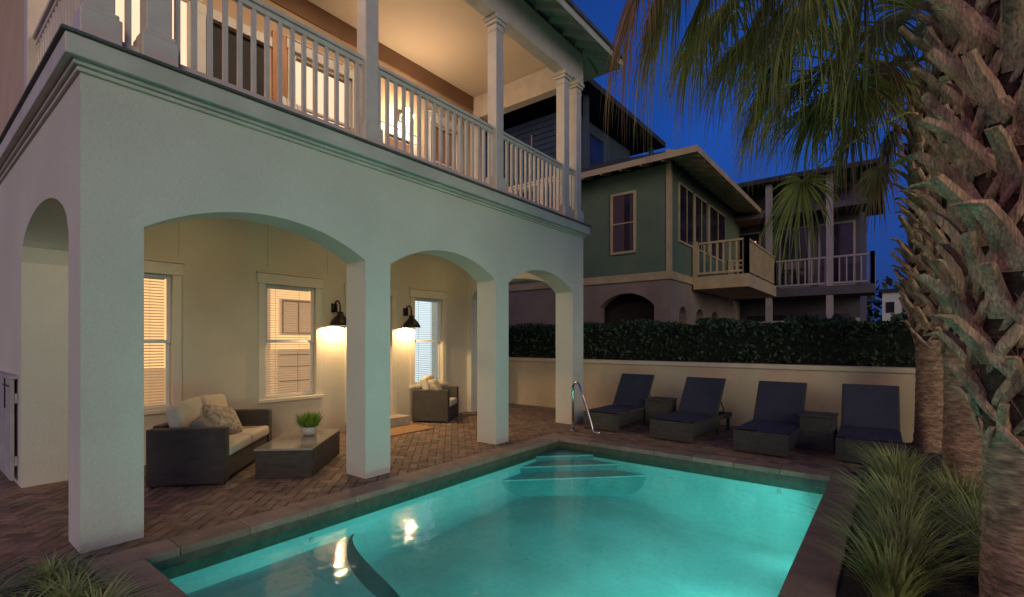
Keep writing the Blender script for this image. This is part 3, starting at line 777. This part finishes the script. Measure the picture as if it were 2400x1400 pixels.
# ------------------------------------------------------------------ planting
def bed(name,x0,x1,y0,y1):
    g=MB().use('soil'); nx=int((x1-x0)/.12); ny=max(3,int((y1-y0)/.12))
    Z={}
    for i in range(nx+1):
        for j in range(ny+1):
            e_=min(i,nx-i,j,ny-j); Z[i,j]=(-.01 if e_==0 else .015+U(0,.035))
    for i in range(nx):
        for j in range(ny):
            g.face([(x0+(x1-x0)*a/nx,y0+(y1-y0)*b/ny,Z[a,b]) for a,b in((i,j),(i+1,j),(i+1,j+1),(i,j+1))])
    return g.done(name,smooth=True,merge=True)
bed("planting_bed",2.2,9.15,-2.5,.22)
bed("planting_bed",-2.5,.78,1.2,4.2)
def tuft(name,pts,n,hl,hh,lean=.5):
    g=MB().use('grass')
    for (x,y,s_) in pts:
        for i in range(n):
            a=U(0,6.283); d=Vector((math.cos(a),math.sin(a),0)); L_=U(hl,hh)*s_; w_=U(.003,.008)
            p=Vector((x,y,0.01))+d*U(0,.09*s_); sp=U(.1,1.1)*lean*L_*1.4; sd=Vector((-d.y,d.x,0)); tw=sd*U(-.12,.12)*L_
            prev=None; K=5
            for k in range(K+1):
                t=k/K; q=p+d*sp*t**1.6+tw*t*t+Vector((0,0,L_*(t-.38*lean*1.3*t**3))); ww=w_*(1-t**2)+.0006
                cur=(q-sd*ww,q+sd*ww)
                if prev: g.face([prev[0],prev[1],cur[1],cur[0]])
                prev=cur
    return g.done(name,recalc=False)
for P_ in ((6.3,-.02,1.0),(5.6,-.05,1.1),(5.05,.0,.95),(4.55,-.08,1.2),(4.1,-.02,.95),(3.7,-.05,1.05),(3.35,0,.9),(5.3,-.45,1.1),(4.4,-.5,1.15),(3.9,-.6,1.1)):
    tuft("ornamental_grass",[P_],int(U(220,330)),.32,.64,U(.5,.75))
for P_ in ((.60,4.02,.7),(.30,3.88,.8),(.62,3.62,.8),(.0,4.1,.7),(.35,3.4,.8),(.66,3.25,.8),(.1,3.7,.8)):
    tuft("ornamental_grass",[P_],130,.20,.40,.9)

# ------------------------------------------------------------------ palms
def palm(loc,rb,rt,zboot,ztop,nb,bs,fronds,seed,rfr=12):
    random.seed(seed)
    s=root("palm_tree",loc)
    g=MB(); n=40
    nz=160
    def rad(z): 
        base=rb*(1+.25*math.exp(-z/.18))
        return base if z<zboot else base+(rt-rb)*min(1,(z-zboot)/.6)
    vs=[];fs=[]
    zt=ztop
    for i in range(nz+1):
        z=zt*i/nz; r=rad(z)
        for k in range(n):
            t=2*math.pi*k/n; rr=r*(1+.02*math.sin(z*62+math.sin(t*2+z)*1.2)+.03*math.sin(t*5+z*3)+U(-.02,.02)); vs.append((rr*math.cos(t),rr*math.sin(t),z-.02))
    for i in range(nz):
        for k in range(n):
            k2=(k+1)%n; fs.append((i*n+k,i*n+k2,(i+1)*n+k2,(i+1)*n+k))
    zi=int(nz*zboot/zt)
    g.use('ring'); g.raw(vs,fs[:zi*n])
    g.use('bootdark'); b=len(g.v)-len(vs)
    for f in fs[zi*n:]: g.f.append([i+b for i in f]); g.mi.append(g.m)
    g.done("trunk",s,smooth=True)
    g=MB().use('boot')
    for i in range(nb):
        f=i/nb; z=zboot-.10+(ztop-zboot)*f; th=i*2.39996+U(-.12,.12); r0=rad(z)
        k=bs*U(.8,1.2)*(0.65 if f<.05 else 1)
        lean=U(-.30,.30)
        def strip(path,wd,thk):
            vs=[]
            for (a,r,zz),w_,t_ in zip(path,wd,thk):
                p=Vector((r*math.cos(th+a),r*math.sin(th+a),zz)); tn=Vector((-math.sin(th+a),math.cos(th+a),0))
                rn=(Vector((math.cos(th+a),math.sin(th+a),-.55))).normalized()
                j=U(.9,1.1)
                vs+=[p-tn*w_*j-rn*t_*.8,p+tn*w_*j-rn*t_*.8,p+tn*w_*.8*j+rn*t_*.7,p+rn*t_,p-tn*w_*.8*j+rn*t_*.7]
            fs=[]
            for q in range(len(path)-1):
                for m in range(5): m2=(m+1)%5; fs.append((q*5+m,q*5+m2,q*5+5+m2,q*5+5+m))
            fs.append((0,1,2,3,4)); e_=(len(path)-1)*5; fs.append((e_,e_+1,e_+2,e_+3,e_+4))
            g.raw(vs,fs)
        o=U(.7,1.5)
        strip([(0,r0-.005,z-.0*k),(lean*.25,r0+.035*k,z+.08*k),(lean*.5,r0+.085*k*o,z+.18*k),(lean*.8,r0+.145*k*o,z+.26*k),(lean*1.1,r0+.21*k*o,z+(.33+U(-.09,.06))*k)],
              [.066*k,.060*k,.046*k,.038*k,.036*k],[.020*k,.026*k,.026*k,.024*k,.018*k])
        for sg in(-1,1):
            da=.055*k/max(r0,.12)
            strip([(sg*da*3.1,r0-.012,z-.13*k),(sg*da*2.3,r0+.012,z-.07*k),(sg*da*1.4,r0+.030,z+.01*k),(sg*da*.5,r0+.045,z+.10*k)],
                  [.014*k,.024*k,.031*k,.028*k],[.010*k,.018*k,.024*k,.020*k])
    g.use('fibre')
    for i in range(int(nb*5)):
        z=U(zboot,ztop); th=U(0,6.283); r=rad(z)+.03; d=Vector((math.cos(th),math.sin(th),0)); p=d*r+Vector((0,0,z)); tn=Vector((-d.y,d.x,0))
        e_=p+d*U(.03,.15)+tn*U(-.14,.14)+Vector((0,0,U(-.16,.16))); g.face([p-tn*.003,p+tn*.003,e_+Vector((0,0,.002)),e_])
    g.done("boots",s)
    g=MB(); crown=Vector((0,0,ztop))
    def frond(hub,size,droop,dead=False,roll=0,down=.35):
        st=crown+Vector((0,0,U(-.35,.1)))
        hub=Vector(hub); d=hub-st; hd_=Vector((d.x,d.y,0)); 
        if hd_.length<.05: hd_=Vector((1,0,0))
        hl=hd_.length
        mid=st+hd_*.5+Vector((0,0,d.z*.5+.22*hl*.6))
        pts=[]
        for i in range(9):
            t=i/8; pts.append(st*(1-t)**2+mid*2*t*(1-t)+hub*t*t)
        g.use('froddead' if dead else 'petiole'); g.tube(pts,[.022-.012*i/8 for i in range(9)],6)
        g.use('froddead' if dead else 'frond')
        fw_=((pts[-1]-pts[-2]).normalized()+Vector((0,0,-down))).normalized()
        sd=fw_.cross(Vector((0,0,1))).normalized(); nn=sd.cross(fw_)
        sd=(sd*math.cos(roll)+nn*math.sin(roll)).normalized(); nn=sd.cross(fw_).normalized()
        NB=74
        for b in range(NB):
            a=math.radians(-130+260*(b+U(-.35,.35))/(NB-1))
            L_=size*(1-.30*abs(a/2.2)**1.5)*U(.75,1.12)
            costa=fw_*(.22*size*max(0,1-abs(a)/1.6))
            dd=(fw_*math.cos(a)+sd*math.sin(a)+nn*U(-.05,.22)).normalized()
            side=nn.cross(dd).normalized(); K=7; prev=None; dr=droop*U(.6,1.6); tw=side*U(-.14,.14)
            for k in range(K+1):
                t=k/K
                p=hub+costa*min(1,t*2)+dd*L_*t*(1-.20*dr*t*t)+Vector((0,0,-1))*(L_*dr*.66*t**2.2)+tw*L_*t*t
                w_=(.003+.014*size*min(1,t*2.6))*(1 if t<.4 else max(.03,1-(t-.4)/.6))
                cur=(p-side*w_,p-nn*w_*.7,p+side*w_)
                if prev:
                    g.face([prev[0],prev[1],cur[1],cur[0]]); g.face([prev[1],prev[2],cur[2],cur[1]])
                prev=cur
    for fr in fronds:
        hub=PW(fr[0],fr[1],fr[2])-Vector(loc); frond(hub,fr[3],fr[4],dead=fr[5],roll=fr[6],down=fr[7])
    for i in range(rfr):
        a=i*2.4+seed; el=U(-.2,1.1); l=U(.9,1.3)
        frond(crown+Vector((math.cos(a)*math.cos(el),math.sin(a)*math.cos(el),math.sin(el)))*l,U(.8,1.0),U(.6,1.2),roll=U(-.4,.4))
    g.done("fronds",s,recalc=False)
F_=False; T1=True
palm((8.6,-.42,0),.17,.20,1.55,5.0,150,.9,[
    (1960,140,6.4,1.1,1.0,F_,.3,.5),(1860,100,6.0,1.1,1.1,F_,-.3,.6),(1880,425,6.3,.78,1.1,F_,.5,1.1),(1790,60,5.8,1.0,1.2,F_,.2,.8),
    (2010,190,6.0,.9,1.2,F_,.6,1.2),(1860,205,6.8,.85,1.2,F_,.2,1.2),(2060,395,6.6,.6,1.4,T1,.3,1.6),(1700,10,5.6,.95,1.3,F_,.1,1.0),
    (2060,60,5.6,.9,1.1,F_,0,.8),(2090,310,6.6,.55,1.5,T1,0,2),(1830,170,6.3,.9,1.1,F_,-.5,.9),(1990,60,6.7,1.0,1.0,F_,.4,.6),(2080,150,6.2,.8,1.3,T1,.2,1.5),
    (1740,110,6.5,.8,1.2,F_,.4,1.0),(1800,215,6.0,.75,1.3,F_,-.2,1.4),(1920,250,6.4,.7,1.4,F_,.2,1.6),(1660,60,6.2,.8,1.3,F_,.3,1.3),(1900,20,6.2,1.0,1.2,F_,-.4,.8),
    (2000,300,6.7,.6,1.4,T1,.3,1.6)],11,rfr=9)
palm((6.2,-.55,0),.165,.19,1.5,5.6,160,.95,[
    (1510,-60,4.6,.85,1.4,T1,.2,2.0),(1600,-90,4.6,.95,1.4,F_,-.2,1.5),(1900,-60,4.4,.9,1.3,F_,.3,1.0),(1760,-80,4.9,.9,1.3,F_,.3,1.2),
    (1680,-60,4.7,.9,1.4,F_,.1,1.5),(2030,-40,4.5,.8,1.3,F_,-.2,1.3),(1560,-40,5.0,.8,1.5,T1,-.1,1.8),(1820,-40,4.7,.9,1.4,F_,0,1.4)],23,rfr=7)
palm((3.30,-.50,0),.15,.175,1.12,6.2,190,.95,[],31,rfr=9)
